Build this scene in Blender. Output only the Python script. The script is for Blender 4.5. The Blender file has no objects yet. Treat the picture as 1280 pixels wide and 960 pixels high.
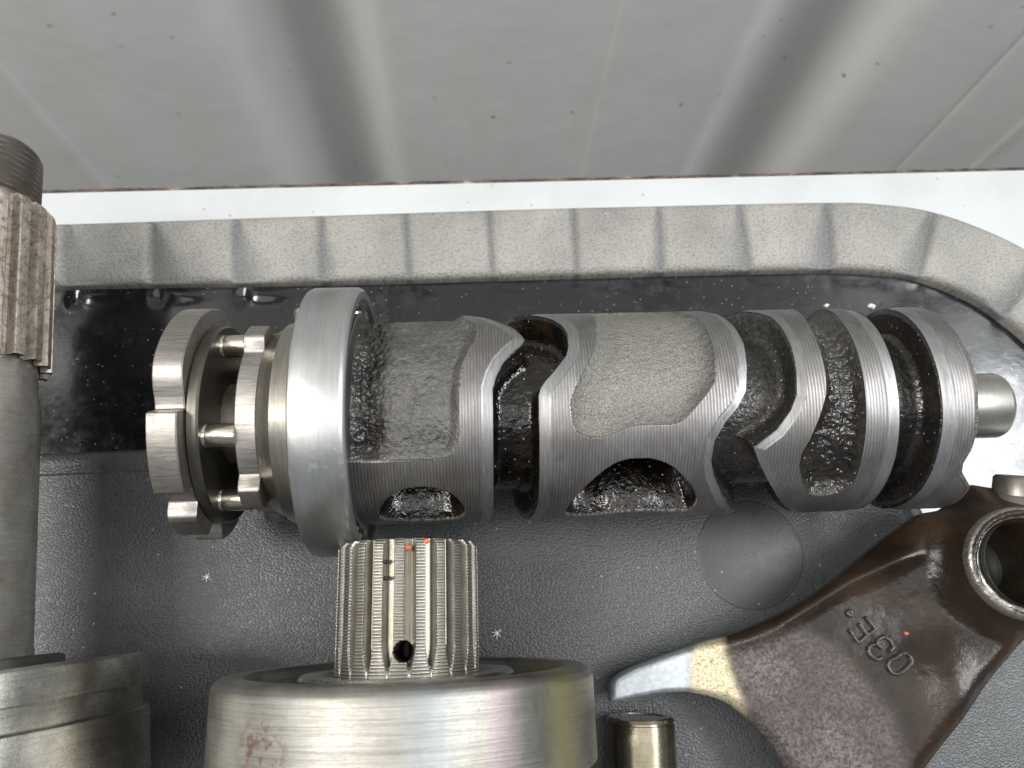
import bpy, math, random
import numpy as np
from mathutils import Matrix, Vector
from mathutils.geometry import delaunay_2d_cdt

# ------------------------------------------------------------------ camera, light, exposure (all lengths in mm, scaled by S)
S = 0.001
scene = bpy.context.scene
col = scene.collection
F_PX, CAM_H = 961.0, 194.4
nad = np.array([-43., -282., -961.]); nad /= np.linalg.norm(nad)      # straight down, seen by the camera
zc = -nad
xc = np.array([1., 0, 0]); xc -= xc.dot(zc) * zc; xc /= np.linalg.norm(xc)
yc = np.cross(zc, xc)
RW = np.array([xc, yc, zc])
cam = bpy.data.cameras.new('camera'); camo = bpy.data.objects.new('camera', cam); col.objects.link(camo)
cam.sensor_width = 36; cam.lens = F_PX / 1280 * 36
cam.clip_start = 0.005; cam.clip_end = 50
M = Matrix([list(RW[0]) + [0], list(RW[1]) + [0], list(RW[2]) + [CAM_H * S], [0, 0, 0, 1]])
camo.matrix_world = M
cam.dof.use_dof = True; cam.dof.focus_distance = 0.158; cam.dof.aperture_fstop = 24
scene.camera = camo

world = bpy.data.worlds.new('World'); scene.world = world; world.use_nodes = True
world.node_tree.nodes['Background'].inputs[0].default_value = (0.86, 0.93, 1.0, 1)
world.node_tree.nodes['Background'].inputs[1].default_value = 0.25

def area(name, loc, target, sx, sy, power, color=(1, 1, 1)):
    l = bpy.data.lights.new(name, 'AREA'); l.shape = 'RECTANGLE'; l.size = sx * S; l.size_y = sy * S
    l.energy = power; l.color = color
    o = bpy.data.objects.new(name, l); col.objects.link(o)
    o.location = Vector(loc) * S
    o.rotation_euler = (Vector(target) - Vector(loc)).to_track_quat('-Z', 'Y').to_euler()
    return o
area('left_tube_lamp', (-690, -10, 1000), (0, 40, 0), 260, 420, 10, (1, .98, .94))
area('right_tube_lamp', (805, 90, 1010), (60, 30, 0), 560, 240, 12, (.95, .98, 1))
area('ceiling_lamp', (20, -150, 1300), (0, -60, 0), 1700, 760, 8.2, (1, .99, .97))
scene.view_settings.view_transform = 'Standard'; scene.view_settings.look = 'None'
scene.view_settings.exposure = 0.0; scene.view_settings.gamma = 1.0

# ------------------------------------------------------------------ mesh helpers
rng = np.random.default_rng(7); random.seed(7)
def props(o, label=None, cat=None, group=None, kind=None):
    if label: o['label'] = label
    if cat: o['category'] = cat
    if group: o['group'] = group
    if kind: o['kind'] = kind
    return o
def frame(name, origin, axis, label, cat, group=None):
    """Empty whose local X runs along axis, local Z is up."""
    ex = Vector(axis).normalized(); ez = Vector((0, 0, 1)); ez = (ez - ez.dot(ex) * ex).normalized(); ey = ez.cross(ex)
    o = bpy.data.objects.new(name, None); col.objects.link(o); o.empty_display_size = 0.01
    m = Matrix([[ex[i], ey[i], ez[i], origin[i] * S] for i in range(3)] + [[0, 0, 0, 1]])
    o.matrix_world = m
    return props(o, label, cat, group)
def mesh_obj(name, V, F, mat, parent=None, attr=None, smooth=35, **kw):
    me = bpy.data.meshes.new(name)
    V = np.asarray(V, dtype=np.float32) * S
    if isinstance(F, np.ndarray):
        n, k = F.shape
        me.vertices.add(len(V)); me.vertices.foreach_set('co', V.ravel())
        me.loops.add(n * k); me.loops.foreach_set('vertex_index', F.ravel().astype(np.int32))
        me.polygons.add(n); me.polygons.foreach_set('loop_start', np.arange(0, n * k, k, dtype=np.int32))
        me.polygons.foreach_set('loop_total', np.full(n, k, dtype=np.int32))
        me.update(calc_edges=True); me.validate()
    else:
        me.from_pydata([tuple(v) for v in V.tolist()], [], F); me.update()
    me.shade_smooth()
    if smooth: me.set_sharp_from_angle(angle=math.radians(smooth))
    if attr is not None:
        a = me.attributes.new('zone', 'FLOAT_COLOR', 'POINT')
        A = np.ones((len(V), 4), np.float32); A[:, :attr.shape[1]] = attr
        a.data.foreach_set('color', A.ravel())
    me.materials.append(mat)
    o = bpy.data.objects.new(name, me); col.objects.link(o)
    if parent: o.parent = parent
    return props(o, **kw)
def grid_faces(nu, nv, wrap_v=False):
    i = np.arange(nu - 1)[:, None]; j = np.arange(nv if wrap_v else nv - 1)[None, :]
    j2 = (j + 1) % nv
    a = i * nv + j; b = i * nv + j2; c = (i + 1) * nv + j2; d = (i + 1) * nv + j
    return np.stack([a, d, c, b], -1).reshape(-1, 4)
def polar(s, th, r):                                     # theta 0 = up, positive towards local -Y
    return np.stack([s + 0 * r, -r * np.sin(th), r * np.cos(th)], -1)
def lathe(name, prof, mat, parent, n=160, attr=None, smooth=35, **kw):
    prof = np.array(prof, float); th = np.linspace(0, 2 * np.pi, n, endpoint=False)
    s = prof[:, 0][:, None] + 0 * th; r = prof[:, 1][:, None] + 0 * th
    return mesh_obj(name, polar(s, th[None, :] + 0 * s, r).reshape(-1, 3), grid_faces(len(prof), n, True)[:, ::-1], mat, parent, smooth=smooth, **kw)
def cog(name, rfun, s0, s1, rin, mat, parent, bevel=.3, n=720, off=0, **kw):
    th = np.linspace(-np.pi, np.pi, n, endpoint=False); ro = rfun(th)
    rows = [(s0, rin + 0 * ro), (s0, ro - bevel), (s0 + bevel, ro), (s1 - bevel, ro), (s1, ro - bevel), (s1, rin + 0 * ro)]
    V = np.concatenate([polar(np.full(n, a), th, r) for a, r in rows])
    return mesh_obj(name, V, grid_faces(len(rows), n, True)[:, ::-1], mat, parent, smooth=30, **kw)
def sstep(x, a, b):
    t = np.clip((x - a) / (b - a), 0, 1); return t * t * (3 - 2 * t)
def poly_sdf(px, py, poly, closed=True):
    """signed distance, positive inside"""
    P = np.array(poly, float); n = len(P)
    d2 = np.full(px.shape, 1e9); ins = np.zeros(px.shape, bool)
    for k in range(n if closed else n - 1):
        ax, ay = P[k]; bx, by = P[(k + 1) % n]
        ex, ey = bx - ax, by - ay; L = ex * ex + ey * ey + 1e-12
        t = np.clip(((px - ax) * ex + (py - ay) * ey) / L, 0, 1)
        d2 = np.minimum(d2, (px - ax - t * ex) ** 2 + (py - ay - t * ey) ** 2)
        if closed and abs(ey) > 1e-9:
            c = ((ay > py) != (by > py)) & (px < (bx - ax) * (py - ay) / (by - ay) + ax)
            ins ^= c
    d = np.sqrt(d2)
    return np.where(ins, d, -d) if closed else d
def catmull(pts, n=8, closed=False):
    P = np.array(pts, float); out = []
    N = len(P)
    for i in range(N if closed else N - 1):
        p0 = P[(i - 1) % N] if closed or i > 0 else P[i]; p1 = P[i]; p2 = P[(i + 1) % N]
        p3 = P[(i + 2) % N] if closed or i + 2 < N else P[(i + 1) % N]
        for k in range(n):
            t = k / n
            out.append(.5 * ((2 * p1) + (-p0 + p2) * t + (2 * p0 - 5 * p1 + 4 * p2 - p3) * t * t + (-p0 + 3 * p1 - 3 * p2 + p3) * t ** 3))
    if not closed: out.append(P[-1])
    return np.array(out)
_lat = rng.random((257, 257)); 
def vnoise(x, y):
    xi = np.floor(x).astype(int); yi = np.floor(y).astype(int); fx = x - xi; fy = y - yi
    fx = fx * fx * (3 - 2 * fx); fy = fy * fy * (3 - 2 * fy)
    g = lambda a, b: _lat[a % 256, b % 256]
    return (g(xi, yi) * (1 - fx) + g(xi + 1, yi) * fx) * (1 - fy) + (g(xi, yi + 1) * (1 - fx) + g(xi + 1, yi + 1) * fx) * fy
def fbm(x, y, o=4):
    s = 0; a = .5
    for k in range(o):
        s = s + a * (vnoise(x * 2 ** k + 17.3 * k, y * 2 ** k + 5.1 * k) - .5); a *= .55
    return s

# ------------------------------------------------------------------ material helpers
class NT:
    def __init__(s, name):
        s.m = bpy.data.materials.new(name); s.m.use_nodes = True; s.t = s.m.node_tree
        s.b = s.t.nodes['Principled BSDF']
        tc = s.t.nodes.new('ShaderNodeTexCoord'); mp = s.t.nodes.new('ShaderNodeMapping'); mp.inputs['Scale'].default_value = (1000,) * 3
        s.t.links.new(tc.outputs['Object'], mp.inputs['Vector']); s.co = mp.outputs[0]      # coordinates in mm
    def n(s, typ, **kw):
        nd = s.t.nodes.new(typ)
        for k, v in kw.items(): setattr(nd, k, v)
        return nd
    def put(s, sock, v):
        if hasattr(v, 'is_output'): s.t.links.new(v, sock)
        elif v is not None:
            if isinstance(v, (tuple, list)) and len(v) == 3 and len(sock.default_value) == 4: v = tuple(v) + (1,)
            sock.default_value = v
    def scale(s, v, co=None):
        m = s.n('ShaderNodeMapping'); m.inputs['Scale'].default_value = v; s.put(m.inputs['Vector'], co or s.co); return m.outputs[0]
    def noise(s, sc, det=3, rough=.55, co=None, dist=0):
        nd = s.n('ShaderNodeTexNoise'); nd.inputs['Scale'].default_value = sc; nd.inputs['Detail'].default_value = det
        nd.inputs['Roughness'].default_value = rough; nd.inputs['Distortion'].default_value = dist
        s.put(nd.inputs['Vector'], co or s.co); return nd.outputs['Fac']
    def vor(s, sc, feat='F1', co=None, out='Distance', rnd=1, dims='3D'):
        nd = s.n('ShaderNodeTexVoronoi', feature=feat, voronoi_dimensions=dims); nd.inputs['Scale'].default_value = sc; nd.inputs['Randomness'].default_value = rnd
        s.put(nd.inputs['Vector'], co or s.co); return nd.outputs[out]
    def wave(s, sc, axis='X', dist=0, dsc=1, co=None, prof='SIN'):
        nd = s.n('ShaderNodeTexWave', bands_direction=axis, wave_profile=prof); nd.inputs['Scale'].default_value = sc
        nd.inputs['Distortion'].default_value = dist; nd.inputs['Detail Scale'].default_value = dsc
        s.put(nd.inputs['Vector'], co or s.co); return nd.outputs['Fac']
    def ramp(s, f, stops):
        nd = s.n('ShaderNodeValToRGB'); s.put(nd.inputs[0], f); e = nd.color_ramp.elements
        while len(e) < len(stops): e.new(.5)
        for el, (p, c) in zip(e, stops):
            el.position = p; el.color = (c, c, c, 1) if isinstance(c, (int, float)) else tuple(c) + (1,)
        return nd.outputs[0]
    def mix(s, f, a, b, mode='MIX'):
        nd = s.n('ShaderNodeMix', data_type='RGBA', blend_type=mode); s.put(nd.inputs[0], f); s.put(nd.inputs[6], a); s.put(nd.inputs[7], b); return nd.outputs[2]
    def mth(s, op, a, b=0.0, c=None):
        nd = s.n('ShaderNodeMath', operation=op); s.put(nd.inputs[0], a); s.put(nd.inputs[1], b)
        if c is not None: s.put(nd.inputs[2], c)
        return nd.outputs[0]
    def attr(s):
        nd = s.n('ShaderNodeAttribute', attribute_name='zone'); sp = s.n('ShaderNodeSeparateColor'); s.t.links.new(nd.outputs['Color'], sp.inputs[0])
        return sp.outputs
    def bump(s, h, dist, strength=1.0, prev=None):
        nd = s.n('ShaderNodeBump'); s.put(nd.inputs['Strength'], strength); nd.inputs['Distance'].default_value = dist * S
        s.put(nd.inputs['Height'], h)
        if prev is not None: s.put(nd.inputs['Normal'], prev)
        return nd.outputs[0]
    def out(s, color=None, metal=None, rough=None, normal=None, **kw):
        for k, v in (('Base Color', color), ('Metallic', metal), ('Roughness', rough), ('Normal', normal)):
            if v is not None: s.put(s.b.inputs[k], v)
        for k, v in kw.items(): s.put(s.b.inputs[k.replace('_', ' ')], v)
        return s.m
def simple(name, c, metal=0, rough=.5, nsc=1.0, var=.25, bd=.02, **kw):
    m = NT(name); f = m.noise(nsc, 4)
    lo = tuple(x * (1 - var) for x in c); hi = tuple(min(1, x * (1 + var)) for x in c)
    return m.out(m.ramp(f, [(.35, lo), (.65, hi)]), metal, m.ramp(f, [(.3, max(.02, rough - .08)), (.7, min(1, rough + .08))]), m.bump(m.noise(nsc * 3, 3), bd), **kw)

# steel of the cam drum: R = machined land, G = oily, B = pale dust
def drum_mat():
    m = NT('cam_drum_steel'); R, G, B = m.attr()[:3]
    big = m.noise(.12, 4); fine = m.noise(5, 4, .65); mid = m.noise(1.1, 5, .6)
    line = m.wave(.5, 'X', .25, 2.0)                    # turning marks round the drum
    smooth_ = m.mth('SUBTRACT', 1.0, m.mth('MULTIPLY', B, R)); line = m.mth('MULTIPLY', line, smooth_)
    streak = m.noise(1.0, 3, .6, m.scale((3.0, .25, .25)))
    land = m.mix(m.ramp(big, [(.35, 0.0), (.65, 1.0)]), (.25, .235, .225), (.36, .355, .35))
    land = m.mix(m.mth('MULTIPLY', B, .45), land, (.40, .41, .42))
    land = m.mix(m.ramp(streak, [(.35, 0.0), (.75, .6)]), land, (.15, .135, .125))
    land = m.mix(m.mth('MULTIPLY', line, .45), land, (.10, .09, .09))
    land = m.mix(m.ramp(fine, [(.60, 0.), (.72, .5)]), land, (.55, .55, .54))
    cast = m.mix(m.ramp(mid, [(.3, 0.), (.7, 1.)]), (.045, .042, .038), (.14, .135, .125))
    cast = m.mix(B, cast, m.mix(m.ramp(fine, [(.38, 0.), (.62, 1.)]), (.09, .085, .078), (.34, .33, .295)))
    rust = m.ramp(m.noise(.35, 5, .7), [(.60, 0.0), (.72, .45)])
    cast = m.mix(m.mth('MULTIPLY', rust, B), cast, (.26, .17, .08))
    oil = m.mix(m.ramp(m.noise(.25, 4), [(.45, 0.), (.7, 1.)]), (.004, .0035, .003), (.022, .013, .007))
    oil = m.mix(m.mth('MULTIPLY', m.ramp(m.vor(.55, 'F1'), [(.07, 1.), (.11, 0.)]), .8), oil, (.6, .58, .52))
    c = m.mix(R, cast, land); c = m.mix(G, c, oil)
    rl = m.ramp(fine, [(.3, .38), (.7, .54)])
    rc = m.ramp(mid, [(.3, .42), (.7, .62)])
    r = m.mix(R, rc, rl); r = m.mix(G, r, m.ramp(m.noise(.5, 3), [(.35, .07), (.7, .24)]))
    metal = m.mix(R, (.45, .45, .45), (.92, .92, .92)); metal = m.mix(G, metal, (.0, .0, .0))
    hl = m.mth('MULTIPLY', m.mth('MULTIPLY', line, R), .55)
    nb = m.bump(hl, .055, 1)
    grain = m.mth('ADD', m.noise(.85, 2.5, .55, None, .5), m.mth('MULTIPLY', m.noise(2.6, 1), .16))
    grain = m.mth('ADD', grain, m.mth('MULTIPLY', m.mth('MULTIPLY', m.noise(2.2, 3, .6), m.mth('SUBTRACT', 1.0, G)), .55))
    nb = m.bump(m.mth('MULTIPLY', m.mth('MULTIPLY', grain, m.mth('SUBTRACT', 1.0, R)), m.mth('SUBTRACT', 1.0, m.mth('MULTIPLY', G, .45))), .46, 1.0, nb)
    return m.out(c, metal, r, nb, Specular_IOR_Level=.5)
# bare steel with brushed lines along an axis, stains
def steel(name, base, base2, rough=.32, line_axis='X', lines=.5, stain=(.12, .08, .05), st=.3, lsc=1.5, bd=.02, yellow=None, metal=.95, spots=.5, bsc=.06, ssc=.3):
    m = NT(name)
    sc = {'X': (1.6, .05, .05), 'Y': (.05, 1.6, .05), 'R': (.06, .8, .8)}[line_axis]
    brushed = m.noise(lsc, 5, .7, m.scale(sc)); big = m.noise(bsc, 5, .6); fine = m.noise(4, 4, .7)
    c = m.mix(m.ramp(big, [(.38, 0.), (.62, 1.)]), base, base2)
    c = m.mix(m.mth('MULTIPLY', m.ramp(brushed, [(.35, 1.), (.6, 0.)]), lines), c, tuple(x * .45 for x in base))
    sp = m.ramp(m.noise(ssc, 6, .75), [(.56, 0.), (.70, 1.)]) if ssc < .5 else m.ramp(m.noise(ssc, 6, .8), [(.46, 0.), (.62, 1.)])
    c = m.mix(m.mth('MULTIPLY', sp, st), c, stain)
    pit = m.ramp(m.noise(1.5, 4, .8), [(.62, 0.), (.72, spots)])
    c = m.mix(pit, c, tuple(x * .25 for x in base))
    r = m.mth('ADD', m.ramp(fine, [(.3, rough - .06), (.7, rough + .08)]), m.mth('MULTIPLY', sp, .15))
    nb = m.bump(m.mth('ADD', m.mth('MULTIPLY', brushed, .8), m.mth('MULTIPLY', fine, .3)), bd, 1)
    return m.out(c, metal, r, nb)
def leather(name, base, sheen_dust, sheen_dust_amt, rough, bd=.062, sc=1.75, crease=False):
    m = NT(name)
    co = m.mix(.12, m.co, m.n('ShaderNodeTexNoise').outputs['Color'])
    nz = m.n('ShaderNodeTexNoise'); nz.inputs['Scale'].default_value = .5; nz.inputs['Detail'].default_value = 2; m.put(nz.inputs['Vector'], m.co)
    dv = m.n('ShaderNodeVectorMath', operation='MULTIPLY_ADD'); m.put(dv.inputs[0], nz.outputs['Color']); dv.inputs[1].default_value = (.9, .9, 0); m.put(dv.inputs[2], m.co)
    co = dv.outputs[0]
    st = m.scale((.85, 1.15, 1), co)
    v = m.vor(sc, 'F1', st, dims='2D')
    cells = m.ramp(v, [(.05, 1.), (.32, .75), (.75, 0.)])
    fine = m.noise(3, 3)
    h = m.mth('ADD', cells, m.mth('MULTIPLY', fine, .12))
    du = m.ramp(m.noise(.05, 5, .65), [(.3, sheen_dust_amt * .55), (.7, sheen_dust_amt)])
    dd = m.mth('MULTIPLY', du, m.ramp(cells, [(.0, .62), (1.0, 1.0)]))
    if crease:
        cr = m.attr()[0]; dd = m.mth('MULTIPLY', dd, m.mth('SUBTRACT', 1.0, m.mth('MULTIPLY', cr, .62)))  # creases drawn darker and bluer, their shade put into the colour
    c = m.mix(dd, base, sheen_dust)  # pale mix carries sheen as well as dust, strongest on grain tops
    spk = m.ramp(m.vor(.12, 'F1', dims='2D'), [(.015, 1.), (.035, 0.)])
    c = m.mix(m.mth('MULTIPLY', spk, m.ramp(m.noise(.06, 2), [(.5, 0.), (.6, .45)])), c, (.6, .6, .57))
    r = m.ramp(m.noise(.4, 4), [(.3, rough - .05), (.7, rough + .07)])
    return m.out(c, 0, r, m.bump(h, bd, 1), Specular_IOR_Level=.55)

MAT_DRUM = drum_mat()
MAT_BEARING = steel('bearing_steel', (.46, .47, .46), (.56, .57, .56), .36, 'X', .25, st=.12, spots=.25)
MAT_RACE = steel('dark_race_steel', (.22, .21, .20), (.32, .31, .30), .35, 'X', .4)
MAT_STAR = steel('star_wheel_steel', (.36, .33, .30), (.48, .45, .42), .42, 'R', .6, st=.25, lsc=2.2, bd=.05)
MAT_TAN = steel('tan_steel', (.33, .305, .255), (.44, .415, .365), .32, 'X', .35, (.14, .10, .06), .4)
MAT_PIN = steel('pin_steel', (.55, .50, .42), (.62, .58, .50), .17, 'X', .2, st=.1, bd=.008)
MAT_BIG = steel('stained_bearing_steel', (.50, .48, .42), (.62, .61, .57), .27, 'X', .65, (.20, .15, .11), .35, 1.8, .03, bsc=.045)
MAT_SPLINE = None
MAT_DARK = simple('dark_cavity', (.02, .016, .012), .3, .45)
MAT_SHIELD = simple('brown_seal', (.055, .035, .02), .4, .38, .5)
MAT_OLD = steel('oily_shaft_steel', (.32, .30, .265), (.47, .455, .42), .28, 'X', .3, (.20, .115, .055), .6, bd=.02, metal=.7, bsc=.12)
MAT_DISC = steel('shaded_disc_steel', (.13, .12, .10), (.21, .195, .17), .36, 'X', .35, (.05, .035, .02), .5)  # dark tone stands in for occlusion between disc and ratchet plate
MAT_RUSTY = steel('rusty_spline_steel', (.42, .37, .31), (.60, .56, .50), .42, 'R', .5, (.17, .085, .045), .8, bd=.09, metal=.75, bsc=.2, spots=.8, ssc=.7)
MAT_THREAD = steel('thread_steel', (.19, .165, .14), (.34, .31, .28), .38, 'X', .2, (.2, .13, .08), .6, metal=.8, bd=.05)
MAT_BRASS = steel('brassy_pin_steel', (.20, .175, .125), (.33, .29, .215), .22, 'X', .2, (.2, .13, .05), .4, bd=.01, bsc=.12)
MAT_LEATHER = leather('grained_black_plastic', (.014, .015, .016), (.16, .165, .17), .42, .40)
MAT_MARK = leather('smooth_moulding_mark', (.014, .015, .016), (.16, .165, .17), .34, .44, .012)
MAT_RIM = leather('sheen_tinted_rim', (.050, .056, .066), (.37, .35, .31), 1.0, .46, .10, 1.5, True)  # beige stands in for a broad reflection on the dark rim plastic

# ------------------------------------------------------------------ the setting: floor, wall, table
def wall():
    prof = []; depth = 36
    for k in range(-4, 5):
        x0 = -138 + 275 * k
        prof += [(x0, 0), (x0 + 33, depth), (x0 + 59, depth), (x0 + 86, 0)]
        if k == 0: prof += [(x0 + 203, 0), (x0 + 205.5, -1.2), (x0 + 210.5, -1.2), (x0 + 213, 0)]
        if k == 1: prof += [(x0 + 148, 0), (x0 + 150, 2.0), (x0 + 153, 2.0), (x0 + 155, 0), (x0 + 203, 0), (x0 + 205, -2.0), (x0 + 208, -2.0), (x0 + 210, 0)]
        if k == -1: prof += [(x0 + 158, 0), (x0 + 161, -1.5), (x0 + 166, -1.5), (x0 + 169, 0)]
    # round the bends
    P = []
    n = len(prof)
    for i, p in enumerate(prof):
        p = np.array(p, float)
        if i in (0, n - 1): P.append(p); continue
        a = np.array(prof[i - 1], float); b = np.array(prof[i + 1], float)
        ra = min(13, np.linalg.norm(a - p) * .45); rb = min(13, np.linalg.norm(b - p) * .45)
        A = p + (a - p) / np.linalg.norm(a - p) * ra; B = p + (b - p) / np.linalg.norm(b - p) * rb
        for t in np.linspace(0, 1, 6): P.append((1 - t) ** 2 * A + 2 * t * (1 - t) * p + t * t * B)
    P = np.array(P)
    m = NT('grey_painted_steel')
    big = m.noise(.006, 5, .6); wear = m.noise(.02, 6, .7, m.scale((1, 1, .3)))
    c = m.mix(m.ramp(big, [(.35, 0.), (.65, 1.)]), (.77, .77, .745), (.85, .85, .825))
    c = m.mix(m.ramp(wear, [(.5, 0.), (.75, .35)]), c, (.66, .63, .58))
    sxyz = m.n('ShaderNodeSeparateXYZ'); m.put(sxyz.inputs[0], m.co); cxyz = m.n('ShaderNodeCombineXYZ'); m.put(cxyz.inputs[0], sxyz.outputs[0]); m.put(cxyz.inputs[1], sxyz.outputs[2])
    v = m.vor(.024, 'F1', cxyz.outputs[0], dims='2D'); sp = m.ramp(m.mth('ADD', v, m.mth('MULTIPLY', m.noise(.25, 3), .06)), [(.050, 1.), (.064, 0.)])
    c = m.mix(m.mth('MULTIPLY', sp, m.ramp(m.noise(.014, 2), [(.50, .0), (.64, .8)])), c, (.13, .09, .065))
    chip = m.ramp(m.noise(.09, 5, .8, m.scale((1, 1, .6))), [(.70, 0.), (.74, .7)])
    c = m.mix(chip, c, (.22, .16, .12))
    c = m.mix(m.ramp(m.noise(.12, 3), [(.68, 0.), (.75, .4)]), c, (.8, .8, .78))
    mat = m.out(c, 0, m.ramp(wear, [(.3, .30), (.7, .42)]), m.bump(m.noise(.04, 3), .35), Specular_IOR_Level=.5)
    zs = np.linspace(-790, 700, 12); o = (0, 280, -790)
    V = np.array([[x, 280 + .052 * x + d - o[1], z - o[2]] for z in zs for x, d in P])
    w = mesh_obj('container_wall', V, grid_faces(len(zs), len(P)), mat, None, smooth=30, label='grey painted corrugated steel wall with vertical folds behind the white table edge', cat='wall')
    w.location = Vector(o) * S
wall()
def box_v(x0, x1, y0, y1, z0, z1):
    return [(x0, y0, z0), (x1, y0, z0), (x1, y1, z0), (x0, y1, z0), (x0, y0, z1), (x1, y0, z1), (x1, y1, z1), (x0, y1, z1)]
BOXF = [(3, 2, 1, 0), (4, 5, 6, 7), (0, 1, 5, 4), (1, 2, 6, 5), (2, 3, 7, 6), (3, 0, 4, 7)]
mesh_obj('floor', [(-1500, -1500, -790), (1500, -1500, -790), (1500, 600, -790), (-1500, 600, -790)], [(0, 1, 2, 3)],
         simple('wooden_floor', (.16, .12, .09), 0, .6, .02), kind='structure')

TZ = -14.0
def table():
    m = NT('white_laminate')
    sm = m.noise(.03, 5, .6); scr = m.ramp(m.noise(.35, 6, .8, m.scale((.25, 1, 1))), [(.66, 0.), (.74, .35)])
    c = m.mix(m.ramp(sm, [(.4, 0.), (.7, 1.)]), (.76, .78, .785), (.66, .68, .68))
    c = m.mix(scr, c, (.45, .42, .38))
    sp = m.ramp(m.vor(.16, 'F1'), [(.05, 1.), (.09, 0.)])
    c = m.mix(m.mth('MULTIPLY', sp, .5), c, (.25, .2, .15))
    lam = m.out(c, 0, .32, m.bump(m.noise(.5, 3), .02))
    e = NT('chipped_brown_edge'); k = e.noise(.25, 6, .8, e.scale((.5, 1, 1)))
    edge = e.out(e.ramp(k, [(.42, (.03, .02, .018)), (.58, (.13, .095, .07)), (.72, (.5, .45, .38))]), 0, .7, e.bump(e.noise(1.2, 4), .25))
    o = bpy.data.objects.new('table', None); col.objects.link(o); o.location = (0, 0, -.79)
    props(o, 'white laminate table with a chipped brown back edge, under the black lid', 'table')
    def pt(x, y, z): return (x, y + .0524 * x, z + 790)
    ye = 126.6
    def slab(name, x0, x1, y0, y1, z0, z1, mat):
        V = [pt(*p) for p in box_v(x0, x1, y0, y1, z0, z1)]
        return mesh_obj(name, V, BOXF, mat, o, smooth=0)
    slab('tabletop', -620, 620, -420, ye - 1.5, TZ - 28, TZ, lam)
    # back edge: a chipped band with an uneven top
    xs = np.arange(-620, 620, .8); n = len(xs)
    h = TZ - .15 + .35 * fbm(xs * .7, 0 * xs, 4); y1 = ye + .55 * fbm(xs * .5, 0 * xs + 9, 4)
    rows = [(ye - 1.5 + 0 * xs, h), (y1 - .25, h - .1), (y1 + .1, h - .7), (y1 + .1, TZ - 28 + 0 * xs)]
    V = np.concatenate([np.stack([xs, y + .0524 * xs, z + 790], -1) for y, z in rows])
    mesh_obj('edge_band', V, grid_faces(4, n)[:, ::-1], edge, o, smooth=40)
    for x, y in ((-580, -380), (580, -380), (-580, 60), (580, 60)):
        slab('leg', x - 20, x + 20, y - 20, y + 20, -789, TZ - 28.2, MAT_LEGS)
MAT_LEGS = simple('table_leg_metal', (.3, .3, .3), .8, .4)
table()

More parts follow.
